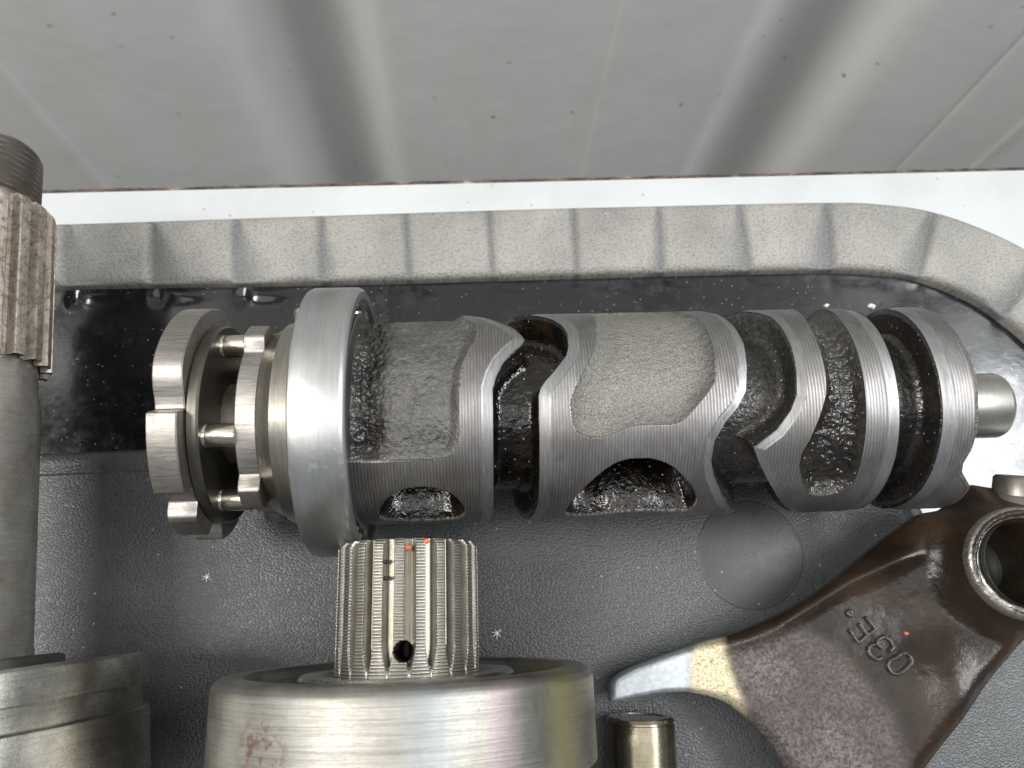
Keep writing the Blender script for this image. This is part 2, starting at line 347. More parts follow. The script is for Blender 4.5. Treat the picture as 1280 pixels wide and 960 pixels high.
# ------------------------------------------------------------------ the black plastic lid: rim, channel, panel
CZ = -4.0
lid = bpy.data.objects.new('plastic_lid', None); col.objects.link(lid); lid.location = (0, 0, TZ * S)
props(lid, 'black grained plastic lid with creased rim, lying on the white table', 'lid')
LIDZ = -TZ
def lid_parts():
    outer = [(-431, 81), (-340, 87.5), (-250, 93.2), (-181, 97.3), (-158, 98.6), (-135.6, 99.9), (-113.2, 101.2), (-90.8, 102.5), (-68.1, 103.9), (-45, 105.3), (-21.5, 106.7), (2, 108.1), (25.8, 109.4), (50, 110.6), (73.9, 111.8), (98.8, 112.9), (114, 112.9), (130.9, 110.6), (149.1, 103.3), (163, 94.0), (174, 82), (182, 68), (186.5, 50), (188, 25), (188, -30), (186, -120), (184, -230)]
    inner = [(-427, 62), (-336, 69), (-246, 75.0), (-178, 79.4), (-155, 80.9), (-132.7, 82.3), (-110.4, 83.5), (-88.4, 84.4), (-66.2, 85.1), (-43.6, 86.0), (-19.7, 87.0), (3.3, 88.2), (26.5, 89.3), (50, 90.5), (75.2, 91.6), (98, 92.4), (110.5, 92.2), (123.7, 90.6), (138.0, 84.9), (147.8, 77.5), (155.5, 69), (161.5, 58.5), (165, 45), (166.5, 24), (166, -30), (164, -120), (162, -230)]
    A = catmull(outer, 40); B = catmull(inner, 40)
    # arc length of the mid line
    mid = (A + B) / 2; t = np.concatenate([[0], np.cumsum(np.linalg.norm(np.diff(mid, axis=0), axis=1))])
    tt = np.arange(0, t[-1], .55); A = np.stack([np.interp(tt, t, A[:, k]) for k in (0, 1)], -1); B = np.stack([np.interp(tt, t, B[:, k]) for k in (0, 1)], -1)
    mid = (A + B) / 2
    joints = [(-112.2, 1), (-89.6, 1), (-67.2, 1), (-44.4, .35), (-20.6, 0), (2.6, 0), (26.1, 0), (50.0, -.25), (74.4, -.6), (98.9, -.8), (127.3, -.8), (153.0, -.6)]
    jt = []
    for x, sd in joints:
        i = int(np.argmin(np.abs(mid[:int(len(mid) * .75), 0] - x))); jt.append((tt[i], sd))
    j0 = jt[0][0]
    for k in range(1, 12): jt.append((j0 - 22.8 * k, 1))
    jl = jt[11][0]
    for k in range(1, 12): jt.append((jl + 25 * k, -.3))
    # cross section: v 0 (outer) .. 1 (inner)
    sec = [(-.05, -14.0), (-.035, -3.0), (-.02, -.9), (.0, -.25), (.03, .05)] + [(v, .05 + .55 * math.sin(math.pi * v) * .6) for v in np.linspace(.07, .86, 26)] + [(.90, .10), (.935, -.12), (.965, -.5), (.985, -1.0), (1.0, -1.9), (1.01, -4.3)]
    sec = np.array(sec); v = sec[:, 0]
    P = A[:, None, :] * (1 - v)[None, :, None] + B[:, None, :] * v[None, :, None]
    Z = np.repeat(sec[:, 1][None, :], len(tt), 0)
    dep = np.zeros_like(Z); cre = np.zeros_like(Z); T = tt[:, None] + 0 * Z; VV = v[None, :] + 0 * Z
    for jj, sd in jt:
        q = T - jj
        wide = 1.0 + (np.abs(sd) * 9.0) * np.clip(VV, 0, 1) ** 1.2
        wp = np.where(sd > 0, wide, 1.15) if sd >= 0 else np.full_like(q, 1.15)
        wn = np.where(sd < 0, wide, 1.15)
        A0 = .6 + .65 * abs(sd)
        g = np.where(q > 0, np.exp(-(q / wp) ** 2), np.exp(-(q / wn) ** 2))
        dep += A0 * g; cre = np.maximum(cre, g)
    Z = Z - dep * sstep(VV, -.03, .05) * (1 - sstep(VV, .96, 1.0))
    Vv = np.concatenate([P, (Z + LIDZ)[..., None]], -1).reshape(-1, 3)
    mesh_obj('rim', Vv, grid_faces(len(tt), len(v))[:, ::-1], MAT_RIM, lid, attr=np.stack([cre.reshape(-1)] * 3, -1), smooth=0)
    # channel: a glossy sheet from under the rim to under the panel, slightly hollow, dented at every crease
    xs = np.arange(-420, 200, .9); ys = np.arange(-232, 104, .9)
    X, Y = np.meshgrid(xs, ys, indexing='ij')
    ib = np.interp(X, B[:, 0][:int(len(B) * .6)], B[:, 1][:int(len(B) * .6)])
    dist = ib - Y
    Zc = CZ + .2 * np.exp(-(dist / 3.) ** 2) + .05 * fbm(X * .05, Y * .05, 3)
    for jj, sd in jt:
        i = int(np.clip(np.searchsorted(tt, jj), 0, len(tt) - 1)); jx, jy = B[i]
        if jx > 155: continue
        a = 1.1 if sd > .5 else .12
        Zc -= a * np.exp(-(((X - jx - 1.0) / 1.8) ** 2 + ((Y - jy + 2.6) / 2.2) ** 2))
        Zc += a * .5 * np.exp(-(((X - jx - 6.0) / 5.) ** 2 + ((Y - jy + 2.2) / 1.5) ** 2))
    keep = (Y < ib + 1.5)
    m = NT('glossy_black_plastic')
    sc = m.noise(.25, 6, .75); dust = m.ramp(m.vor(.30, 'F1', dims='2D'), [(.03, 1.), (.06, 0.)])
    side = m.ramp(m.noise(.035, 4, .6), [(.42, 0.), (.66, 1.)])
    c = m.mix(m.mth('MULTIPLY', m.ramp(sc, [(.5, 0.), (.75, .22)]), side), (.006, .0065, .0075), (.16, .16, .15))
    c = m.mix(m.mth('MULTIPLY', dust, m.ramp(m.noise(.12, 2), [(.50, 0.), (.62, .5)])), c, (.5, .5, .47))
    smear = m.ramp(m.noise(.12, 5, .7, m.scale((.4, 1, 1))), [(.5, 0.), (.72, .12)])
    c = m.mix(smear, c, (.07, .07, .07))
    mat = m.out(c, 0, m.ramp(sc, [(.35, .09), (.7, .22)]), m.bump(m.noise(.6, 3), .015), Specular_IOR_Level=.5)
    F = grid_faces(len(xs), len(ys)); kf = keep.reshape(-1)[F].all(1); F = F[kf][:, ::-1]
    used = np.unique(F); mp = -np.ones(X.size, int); mp[used] = np.arange(len(used))
    V = np.stack([X, Y, Zc + LIDZ], -1).reshape(-1, 3)[used]
    # trim what would poke out beyond the rim on the right
    okf = (V[mp[F]][:, :, 0].max(1) < 176); F = F[okf]
    mesh_obj('channel', V, mp[F], mat, lid, smooth=0)
    # raised panel with a rounded bevel
    path = [(-420, 15.5), (-300, 22), (-200, 27), (-107, 31.8), (-20, 36.3), (60, 39.6), (84, 40.2), (93, 39.2), (101, 35.5), (106.5, 29), (110, 21), (114.5, 14), (122, 9.5), (131, 6.5), (140, 2.5), (146, -5), (148.5, -14), (149, -40), (149, -230)]
    Pp = catmull(path, 24); d = np.gradient(Pp, axis=0); nrm = np.stack([-d[:, 1], d[:, 0]], -1); nrm /= np.linalg.norm(nrm, axis=1)[:, None]
    rows = [(6.6, CZ - .6), (6.4, CZ + .9), (5.9, CZ + 2.1), (5.3, -.65), (4.4, -.12), (3.3, .05), (2.2, -.05), (1.2, -.45), (.7, -.55), (.3, -.30), (0, 0.0)]
    V = np.concatenate([np.concatenate([Pp + nrm * o_, np.full((len(Pp), 1), z + LIDZ)], 1) for o_, z in rows])
    nP = len(Pp); F = [tuple(f) for f in grid_faces(len(rows), nP)[:, ::-1].tolist()]
    base = len(V) - nP
    # the flat top: one n-gon split in strips down to the front edge
    bot = np.stack([Pp[:, 0], np.full(nP, -231.), np.full(nP, LIDZ)], -1)
    V = np.concatenate([V, bot])
    for i in range(nP - 1):
        if Pp[i + 1, 0] > Pp[i, 0] + 1e-4 and Pp[i, 1] > -229: F.append((base + i, base + nP + i, base + nP + i + 1, base + i + 1))
    mesh_obj('panel', V, F, MAT_LEATHER, lid, smooth=35)
    # smooth round moulding mark
    n = 96; a = np.linspace(0, 2 * np.pi, n, endpoint=False)
    ring = lambda r, z: np.stack([68.2 + r * np.cos(a), 13.3 + r * 1.0 * np.sin(a), np.full(n, z + LIDZ)], -1)
    V = np.concatenate([ring(13.5, .01), ring(13.3, .17), ring(12.9, .10), ring(12.6, .15), ring(.01, .17)])
    mesh_obj('moulding_mark', V, grid_faces(5, n, True), MAT_MARK, lid, smooth=50)
lid_parts()

# ------------------------------------------------------------------ the shift drum
D_TILT, D_YAW = -.01352, .03206
dax = (math.cos(D_YAW) * math.cos(D_TILT), math.sin(D_YAW) * math.cos(D_TILT), -math.sin(D_TILT))
drum = frame('shift_drum', (0, 40.53, 29.6), dax, 'steel gearbox shift drum with curved oily grooves, lying across the black lid', 'shift drum')
RD = 22.5
def drum_body():
    s = np.concatenate([np.arange(-25.0, 98.6, .17), np.arange(98.6, 101.2, .1)])
    thd = np.concatenate([np.arange(-104, 108, .42), np.arange(108, 256, 3.0)])
    th = np.radians(thd); th = np.where(th > np.pi, th - 2 * np.pi, th); tdeg = np.degrees(th)
    SS, TH = np.meshgrid(s, th, indexing='ij'); U = TH * RD
    # bend the grid so that its lines run along every groove edge
    wrapd = np.degrees(th)
    def tl(p):
        p = sorted([(a, b) for b, a in p]); p = np.array([(-180, p[0][1])] + p + [(180, p[0][1])]); return np.interp(wrapd, p[:, 0], p[:, 1])
    G1L = [(-4, -90), (-1, -75), (1.6, -60), (4.8, -48.4), (7.4, -41), (9, -33.2), (9.4, -29.9), (8.7, -26.3), (6.6, -20.5), (4.7, -14.1), (3.4, -7.1), (2.7, -.8), (2.6, 15.4), (2.5, 39), (2.4, 74.8), (2.1, 90.6), (0, 120)]
    G1R = [(5.5, -92), (8.5, -78), (11.6, -66), (14.2, -57), (16.0, -50.6), (17.5, -42.7), (18.2, -35.2), (18.1, -25.1), (17.5, -18.7), (16.2, -13.9), (14.5, -8.2), (13, -4), (12, -.3), (11.6, 3.3), (11.5, 13.6), (11.5, 45.4), (11.5, 63.9), (10.6, 82), (9.5, 100), (8, 120)]
    G2L = [(46, -100), (48.5, -80), (50.8, -64.5), (52, -51.9), (53, -36.6), (53.4, -24.2), (52.9, -9.8), (52, 3.7), (50.2, 11.6), (47.6, 18.9), (45.6, 28), (45.2, 39.1), (46.2, 48.3), (49.1, 64.3), (52.9, 80.9), (54.5, 92), (52, 120)]
    G2R = [(53.5, -100), (57.0, -80), (60.0, -62), (62.1, -48.9), (62.6, -34.9), (62.8, -20.8), (62.6, -7.8), (62, 5.9), (60.6, 13.8), (57.8, 23.2), (54.9, 29.1), (53.4, 32.3), (54.9, 41.3), (57.1, 51.4), (60.7, 66.6), (64.8, 82), (67, 94), (68, 110), (68, 140)]
    SLL = [(70.5, -96), (69, -60), (68.2, -34.4), (68.2, -18.4), (68.1, -4.5), (67.6, 6.3), (66.1, 16.9), (64.2, 28.9), (62.9, 36), (62.8, 43.3), (64.3, 53.8), (66.7, 64), (67.6, 66.5), (68.5, 90)]
    SLR = [(77, -96), (76.1, -58.1), (75.6, -39.2), (75.6, -23.2), (75.5, -7.1), (75.4, 9.5), (75.3, 25.5), (75.1, 36.9), (75.1, 47.8), (74.8, 56), (72.7, 63.5), (71.5, 66.5), (73, 90)]
    G3L = [(81.9, -100), (82.1, -30), (82.1, 40), (81.3, 100)]; G3R = [(90.6, -100), (90.8, -30), (90.8, 20), (90.2, 60), (88.6, 100)]
    E4 = [(97.4, -100), (97.6, -53), (97.8, -22), (98.1, -7), (98.1, 4), (97.8, 14.9), (97.7, 27), (97.1, 36.7), (96.2, 44.5), (96.7, 51.3), (98.6, 57), (100.2, 62), (100.6, 75), (100.6, 100)]
    curves = [np.full(len(th), -25.0)] + [tl(q) for q in (G1L, G1R, G2L, G2R, SLL, SLR, G3L, G3R, E4)] + [np.full(len(th), 101.6)]
    rows = []
    for k in range(len(curves) - 1):
        a, b = curves[k], curves[k + 1]; n_ = int(round(np.mean(b - a) / .17)); e_ = np.array([.03, .08, .14, .20])
        u = np.linspace(0, 1, n_, endpoint=False)
        rows.append(a[None, :] + (b - a)[None, :] * u[:, None])
        if k > 0: rows.append(a[None, :] + e_[:, None])
        if k < len(curves) - 2: rows.append(b[None, :] - e_[:, None])
    SS = np.concatenate(rows); SS = np.sort(SS, axis=0); s = SS[:, 0]
    TH = np.repeat(th[None, :], len(s), 0); U = TH * RD
    dep = np.zeros_like(SS); zone = np.zeros(SS.shape + (3,)); zone[..., 0] = 1.0
    R_ = math.radians(1) * RD
    def tab(pairs):
        p = sorted([(a, b) for b, a in pairs]); return np.array(p)       # (theta, s)
    def edge_line(pairs, back, front):
        p = sorted([(th_, s_) for s_, th_ in pairs]); p = [(-180, back), (-110, back)] + p + [(120, front), (180, back)]
        p = np.array(p); return np.interp(np.degrees(TH[0]), p[:, 0], p[:, 1]), p
    def band(Lp, Rp, depth, wall_w, bevel_w, bevel_d, oil=1.0, rgh=.3):
        nonlocal dep
        Lc, Ls = Lp; Rc, Rs = Rp
        dl = poly_sdf(SS, U, [(s_, t_ * R_) for t_, s_ in Ls], closed=False) * np.sign(SS - Lc[None, :])
        dr = poly_sdf(SS, U, [(s_, t_ * R_) for t_, s_ in Rs], closed=False) * np.sign(Rc[None, :] - SS)
        d = np.minimum(dl, dr)
        f = sstep(d, 0, wall_w)
        fillet = np.clip(1 - np.clip(d - wall_w, 0, 1.6) / 1.6, 0, 1) ** 2
        fl = depth - 1.0 * fillet + rgh * fbm(SS * .5, U * .5, 5)
        dep = np.where(d > 0, np.maximum(dep, f * fl), dep)
        m = d > 0.012
        zone[m] = (0, oil, 0)
        if oil < .8: zone[..., 1] = np.where(m, oil * (.40 + .60 * sstep(tdeg[None, :] + 0 * SS, -65, -15)), zone[..., 1])
        if bevel_w:
            bm = (d > -bevel_w) & (d <= .012)
            b = sstep(d, -bevel_w, -bevel_w + .25) * .10 + sstep(d, -bevel_w, 0.1) * bevel_d
            dep = np.where(bm, np.maximum(dep, b), dep)
            zone[bm] = (1, 0, 1)
        return d
    band(edge_line(G1L, -4, 0), edge_line(G1R, 5.5, 8), 6.9, .22, 2.2, .30)
    band(edge_line(G2L, 46, 52), edge_line(G2R, 53.5, 68), 6.8, .22, 1.7, .30, .72, .15)
    band(edge_line(G3L, 81.9, 81.3), edge_line(G3R, 90.6, 88.6), 6.9, .22, 2.6, .30, .86, .2)
    # right end of the last flange, with its notch
    Ec, Es = edge_line(E4, 97.4, 100)
    de = SS - Ec[None, :]
    dep = np.where(de > 0, np.maximum(dep, sstep(de, 0, .15) * 15.7), dep)
    rr = (de > -.9) & (de < .2); dep = np.where(rr & (de <= 0), dep + .18 * sstep(de, -.9, 0) + .25 * np.abs(fbm(SS * 2, U * 2, 3)), dep); zone[rr, 0] = .35; zone[de > .2, 0] = .6
    # pocket by the bearing: sand cast, sinking to a rough gutter beside the bearing
    pk1 = [(-27, -96), (-6, -96), (-3.6, -75), (-2.7, -53.8), (-.5, -46.8), (.3, -39.2), (-.5, -30.1), (-1.8, -22.1), (-2.9, -14.7), (-3.4, -7.5), (-3.7, .4), (-3.8, 22), (-4.6, 28.3), (-5.4, 32), (-6.9, 33.6), (-10.9, 33.9), (-20.7, 34.3), (-27, 33.9)]
    d = poly_sdf(SS, U, [(a, b * R_) for a, b in pk1]); ins = d > 0
    top = sstep(tdeg[None, :] + 0 * SS, -75, -25)
    base = (1.0 + .7 * top) * sstep(d, 0, 2.2)
    gut = 1.9 * np.exp(-((SS + 21.8) / 3.2) ** 2) * (.35 + .65 * top)
    lump = .5 * fbm(SS * .5, U * .5, 5) * sstep(d, 0, 1.5)
    lump = lump + 1.5 * fbm(SS * 1.1, U * 1.1, 5) * np.exp(-((SS + 21.5) / 4.) ** 2) * sstep(d, .2, 1.5)
    dep = np.where(ins, np.maximum(dep, .12 * sstep(d, 0, .12) + base + gut + lump), dep)
    zone[ins, 0] = 0
    oil1 = np.clip(.9 * np.exp(-((SS + 22.3) / 4.6) ** 2) + 1.4 * (fbm(SS * .25, U * .25, 4)), 0, .85); zone[..., 1] = np.where(ins, oil1, zone[..., 1]); zone[..., 2] = np.where(ins, .22 + .8 * fbm(SS * .12, U * .12, 3), zone[..., 2])
    # sand-cast pocket in the broad land
    pk2 = [(25.5, -66), (24.9, -53.5), (23.9, -32.6), (22.9, -20.9), (20.8, -10.4), (18.8, -.7), (17.7, 5.7), (17.7, 12), (18.1, 18.3), (19.5, 23.1), (22.5, 24.9), (25.5, 23.5), (28.6, 20.1), (32, 19.2), (35.6, 19.4), (38.5, 18.4), (40.3, 15.3), (43.2, 7.2), (45.5, .1), (46.3, -5.8), (46.8, -16.3), (46.8, -30.7), (46.2, -46.3), (44, -58), (41, -66)]
    d = poly_sdf(SS, U, [(a, b * R_) for a, b in catmull(pk2, 3, True)]); ins = d > 0
    f = 1.75 * (1 - (1 - np.clip(d / 3.8, 0, 1)) ** 2) + .10 * sstep(d, 0, .12)
    f *= .55 + .45 * sstep(tdeg[None, :] + 0 * SS, -60, -20)
    dep = np.where(ins, np.maximum(dep, f + .22 * fbm(SS * .7, U * .7, 5) * sstep(d, 0, 1)), dep)
    zone[ins] = (0, 0, 1); zone[..., 2] = np.where(ins, .78 + .25 * sstep(d, 3.5, 6) - .55 * (1 - sstep(d, 0, 3)) * sstep(SS, 30, 44), zone[..., 2])
    # long oily slot
    sl = [(70.5, -96), (69, -60), (68.2, -34.4), (68.2, -18.4), (68.1, -4.5), (67.6, 6.3), (66.1, 16.9), (64.2, 28.9), (62.9, 36), (62.8, 43.3), (64.3, 53.8), (66.7, 64), (69.7, 66.5), (72.7, 63.5), (74.8, 56), (75.1, 47.8), (75.1, 36.9), (75.3, 25.5), (75.4, 9.5), (75.5, -7.1), (75.6, -23.2), (75.6, -39.2), (76.1, -58.1), (77, -96)]
    d = poly_sdf(SS, U, [(a, b * R_) for a, b in sl]); ins = d > 0
    f = 2.7 * (1 - (1 - np.clip(d / 3.0, 0, 1)) ** 2.2) + .15 * sstep(d, 0, .12) + 1.1 * fbm(SS * .8, U * .8, 4) * sstep(d, .2, 1.5)
    dep = np.where(ins, np.maximum(dep, f), dep)
    zone[ins] = (0, 1, 0); zone[..., 1] = np.where(ins, .22 + .66 * sstep(tdeg[None, :] + 0 * SS, -60, 15) - .25 * (1 - sstep(d, 0, 1.2)), zone[..., 1])
    # deep oil pockets low on the near side
    for pts in ([(-21, 72.6), (-19.3, 60.2), (-15.9, 52.2), (-11.7, 49.9), (-7.7, 52.4), (-4.7, 59.2), (-3.3, 72.7), (-5, 82), (-9, 86), (-16, 86), (-20, 81)],
                [(17.6, 80.8), (18.1, 64.8), (20.4, 53.8), (23.2, 44.9), (26.7, 38.2), (30.7, 36.3), (34.2, 37.4), (37.4, 41.3), (40.3, 48.8), (42.5, 56.9), (44, 68.3), (43.1, 79), (39, 80), (33, 78), (27, 80), (22, 85)]):
        d = poly_sdf(SS, U, [(a, b * R_) for a, b in catmull(pts, 4, True)]); ins = d > 0
        f = 12.5 * sstep(d, -.6, 5.0) + .15 * sstep(d, 0, .5) + .9 * fbm(SS * .8, U * .8, 4) * sstep(d, .2, 2)
        dep = np.where(ins, np.maximum(dep, f), dep); zone[d > .1] = (0, 1, 0)
    hid = np.degrees(np.abs(TH)) > 110
    dep = np.where(hid & (dep > 0) & (dep < 6), dep, dep)
    r = RD - dep
    V = polar(SS, TH, r).reshape(-1, 3)
    mesh_obj('drum_body', V, grid_faces(len(s), len(thd), True)[:, ::-1], MAT_DRUM, drum, attr=zone.reshape(-1, 3), smooth=0)
drum_body()
def drum_rest():
    # outer bearing
    b = lathe('outer_race', [(-35.2, 25.2), (-35.2, 28.2), (-34.9, 28.75), (-34.3, 29.0), (-25.6, 29.0), (-24.9, 28.75), (-24.5, 28.2), (-24.5, 26.6), (-24.9, 26.2), (-27.2, 26.0), (-30, 27), (-33, 26), (-35.2, 25.2)], MAT_BEARING, drum, 256)
    lathe('inner_race', [(-35.1, 20), (-35.1, 23.2), (-32, 23.2), (-30, 22.4), (-28, 23.2), (-25.2, 23.4), (-25.0, 23.0), (-25.0, 15)], MAT_RACE, drum, 192)
    lathe('ball_cage', [(-31.5, 23.7), (-31.5, 25.6), (-28.2, 25.6), (-28.2, 23.7), (-31.5, 23.7)], MAT_DARK, drum, 128)
    ball = None
    nb = 15
    for k in range(nb):
        a = math.radians(-64 + 360 / nb * k)
        if ball is None:
            u = np.linspace(0, np.pi, 11); w = np.linspace(0, 2 * np.pi, 20, endpoint=False); U, W = np.meshgrid(u, w, indexing='ij')
            Vb = 1.75 * np.stack([np.sin(U) * np.cos(W), np.sin(U) * np.sin(W), np.cos(U)], -1).reshape(-1, 3)
            ball = mesh_obj('bearing_ball', Vb, grid_faces(11, 20, True), MAT_PIN, drum, smooth=0); o = ball
        else:
            o = ball.copy(); col.objects.link(o); o.parent = drum
        o.location = Vector((-27.8, -24.75 * math.sin(a), 24.75 * math.cos(a))) * S
    # collar with a step and a small locating knob
    lathe('collar', [(-43.4, 8), (-43.4, 19.2), (-42.9, 19.6), (-40.6, 20.7), (-40.2, 21.4), (-38.6, 21.9), (-36.4, 22.6), (-36.1, 22.2), (-35.2, 22.2)], MAT_TAN, drum, 192)
    a = math.radians(-74); c = np.array([-38.3, -23.3 * math.sin(a), 23.3 * math.cos(a)])
    kn = []
    er = np.array([0, -math.sin(a), math.cos(a)]); et = np.array([0, -math.cos(a), -math.sin(a)]); ex = np.array([1., 0, 0])
    rows = []
    for rad, h in ((1.75, -2.5), (1.75, 1.0), (1.5, 1.45), (.9, 1.6), (.01, 1.62)):
        for k in range(20):
            q = 2 * math.pi * k / 20; rows.append(c + er * h + rad * (math.cos(q) * ex + math.sin(q) * et))
    mesh_obj('locating_knob', rows, grid_faces(5, 20, True), MAT_STAR, drum, smooth=40)
    # ratchet plate with trapezoid teeth
    def lobes(th, r0, r1, spans, ramp):
        d = np.degrees(th); r = np.full(th.shape, float(r0))
        for a0, a1 in spans:
            dd = (d - (a0 + a1) / 2 + 180) % 360 - 180; w = (a1 - a0) / 2
            r = np.maximum(r, r0 + (r1 - r0) * sstep(w + ramp / 2 - np.abs(dd), 0, ramp))
        return r
    cog('ratchet_plate', lambda t: lobes(t, 19.0, 21.8, [(-58, -38), (48.5, 68), (108, 126), (168, 186), (-110, -94)], 7.5), -47.5, -43.3, 6.0, MAT_STAR, drum, .22)
    # plain disc
    lathe('disc', [(-56.0, 6), (-56.0, 20.9), (-55.7, 21.3), (-54.0, 21.3), (-53.6, 20.9), (-53.6, 6)], MAT_DISC, drum, 192)
    # star wheel
    def star(t):
        tb = np.array([(-180, 25), (-150, 25), (-147, 21), (-140, 21), (-137, 25), (-105, 25), (-100, 21), (-94, 21), (-88, 24.6), (-80, 25), (-19, 25), (-14, 24.75), (-9, 24.0), (-5, 23.0), (-1, 21.9), (3, 21.2), (6.2, 21), (7.4, 24.8), (9, 25), (45, 25), (46.3, 24.6), (47.6, 21.3), (60, 21), (63, 23.6), (66, 24.1), (84, 24.2), (88, 21), (100, 21), (104, 25), (130, 25), (134, 21), (140, 21), (144, 25), (180, 25)])
        dd_ = np.degrees(t); acc = 0
        for o_ in np.linspace(-1.1, 1.1, 7): acc = acc + np.interp((dd_ + o_ + 180) % 360 - 180, tb[:, 0], tb[:, 1])
        return acc / 7
    cog('star_wheel', star, -61.8, -56.1, 5, MAT_STAR, drum, .25, 1440)
    # shift pins
    pin = None
    for a in (-54, 21, 76, 128, 180, -118):
        q = math.radians(a); rp = 17.6
        if pin is None:
            pin = lathe('shift_pin', [(-53.8, 0.01), (-53.8, 2.35), (-53.2, 2.35), (-52.9, 2.2), (-52.6, 2.35), (-47.3, 2.35), (-47.3, .01)], MAT_PIN, drum, 40); o = pin
        else: o = pin.copy(); col.objects.link(o); o.parent = drum
        o.location = Vector((0, -rp * math.sin(q), rp * math.cos(q))) * S
    lathe('hub', [(-53.7, 5), (-53.7, 8.6), (-50.4, 8.6), (-50.0, 9.6), (-49.2, 10.6), (-47.4, 11.0)], MAT_THREAD, drum, 64)
    # journal at the right end
    lathe('journal', [(96.0, 7.3), (115.6, 7.3), (116.3, 7.0), (116.9, 6.3), (116.9, 0.01)], steel('journal_steel', (.40, .385, .35), (.54, .525, .49), .34, 'X', .2, (.2, .16, .11), .35, bd=.02), drum, 96)
drum_rest()

# ------------------------------------------------------------------ splined shaft with its bearing (bottom centre)
def ribbed_mat():
    m = NT('splined_steel'); R, G, B = m.attr()[:3]
    ribs = m.wave(1.75 / 2 * .62, 'X', .35, 3.0); fine = m.noise(3.5, 4, .7); big = m.noise(.25, 4)
    st = m.noise(1., 4, .7, m.scale((.15, 2.5, 2.5)))
    c = m.mix(m.ramp(big, [(.35, 0.), (.65, 1.)]), (.50, .47, .41), (.64, .62, .57))
    c = m.mix(m.mth('MULTIPLY', m.mth('SUBTRACT', 1.0, ribs), m.mth('MULTIPLY', R, .6)), c, (.16, .13, .10))
    c = m.mix(m.ramp(st, [(.45, .0), (.7, .35)]), c, (.22, .19, .15))
    c = m.mix(m.mth('MULTIPLY', m.ramp(G, [(.45, 0.), (1., 1.)]), .8), c, (.10, .09, .06)); c = m.mix(B, c, (.01, .009, .008))
    h = m.mth('ADD', m.mth('MULTIPLY', ribs, R), m.mth('MULTIPLY', fine, .25))
    return m.out(c, .88, m.ramp(fine, [(.3, .26), (.7, .42)]), m.bump(h, .13, 1))
MAT_SPLINE = ribbed_mat()
def spline_part(name, parent, mat, s0, s1, ro, ri, N, land=.42, phase=0.0, run=(0, 6), hole=None, ds=.25, endcap=True, per=30):
    n = N * per; th = np.linspace(-np.pi, np.pi, n, endpoint=False); s = np.arange(s0, s1 + 1e-6, ds)
    SS, TH = np.meshgrid(s, th, indexing='ij')
    ph = np.abs(((TH * N / (2 * np.pi) + phase) % 1) - .5) * 2            # 1 at tooth centre
    k = sstep(SS, s0 + run[0], s0 + run[1]) if run else np.ones_like(SS)
    gw = (1 - land) * (.25 + .75 * k)
    g = sstep(gw - ph, 0, .30) * (k > 0)
    g = np.clip(g, 0, 1)
    r = ro - (ro - ri) * g * np.clip(k * 3, 0, 1)
    e = SS - s1
    r = np.minimum(r, ro - np.clip(e + 1.1, 0, 9) * .9)
    zone = np.stack([1 - np.clip(g * 4, 0, 1), np.clip(g, 0, 1), 0 * g], -1)
    if hole:
        hs, hth, hr = hole; d = np.hypot(SS - hs, (TH - math.radians(hth)) * ro)
        r = np.where(d < hr, np.minimum(r, ro - 9.0 * sstep(hr - d, 0, .25)), r); zone[..., 2] = sstep(hr - d, -.05, .06); zone[..., 0] *= 1 - zone[..., 2]
    V = polar(SS, TH, r)
    if endcap:
        for q in (.6, .595, .02): V = np.concatenate([V, polar(np.full((1, n), s1 - (0 if q == .6 else 3)), th[None], np.full((1, n), ro * q))]); zone = np.concatenate([zone, np.zeros((1, n, 3))])
    return mesh_obj(name, V.reshape(-1, 3), grid_faces(V.shape[0], n, True)[:, ::-1], mat, parent, attr=zone.reshape(-1, 3), smooth=32)
B2 = (-13.4, -10.6, 35.6)
sh = frame('splined_shaft', B2, (-.030, 1, 0), 'short bright splined shaft with a dark oil hole, standing out of the wide steel bearing', 'shaft', 'splined gearbox shafts')
spline_part('spline', sh, MAT_SPLINE, -1.2, 23.4, 13.8, 11.8, 22, phase=.12, hole=(3.4, 2.0, 1.85))
lathe('shaft_core', [(-30, 12.8), (-3, 12.8), (.7, 12.9)], MAT_OLD, sh, 96)
lathe('spacer', [(-40, 12.8), (-40, 33.2), (-21.0, 33.2), (-19.6, 32.4), (-18.6, 30.0), (-18.6, 20)], MAT_BEARING, sh, 192)
br = frame('bearing', B2, (-.030, 1, 0), 'wide stained steel ball bearing with a rusty mark, around the short splined shaft', 'bearing', 'large shaft bearings')
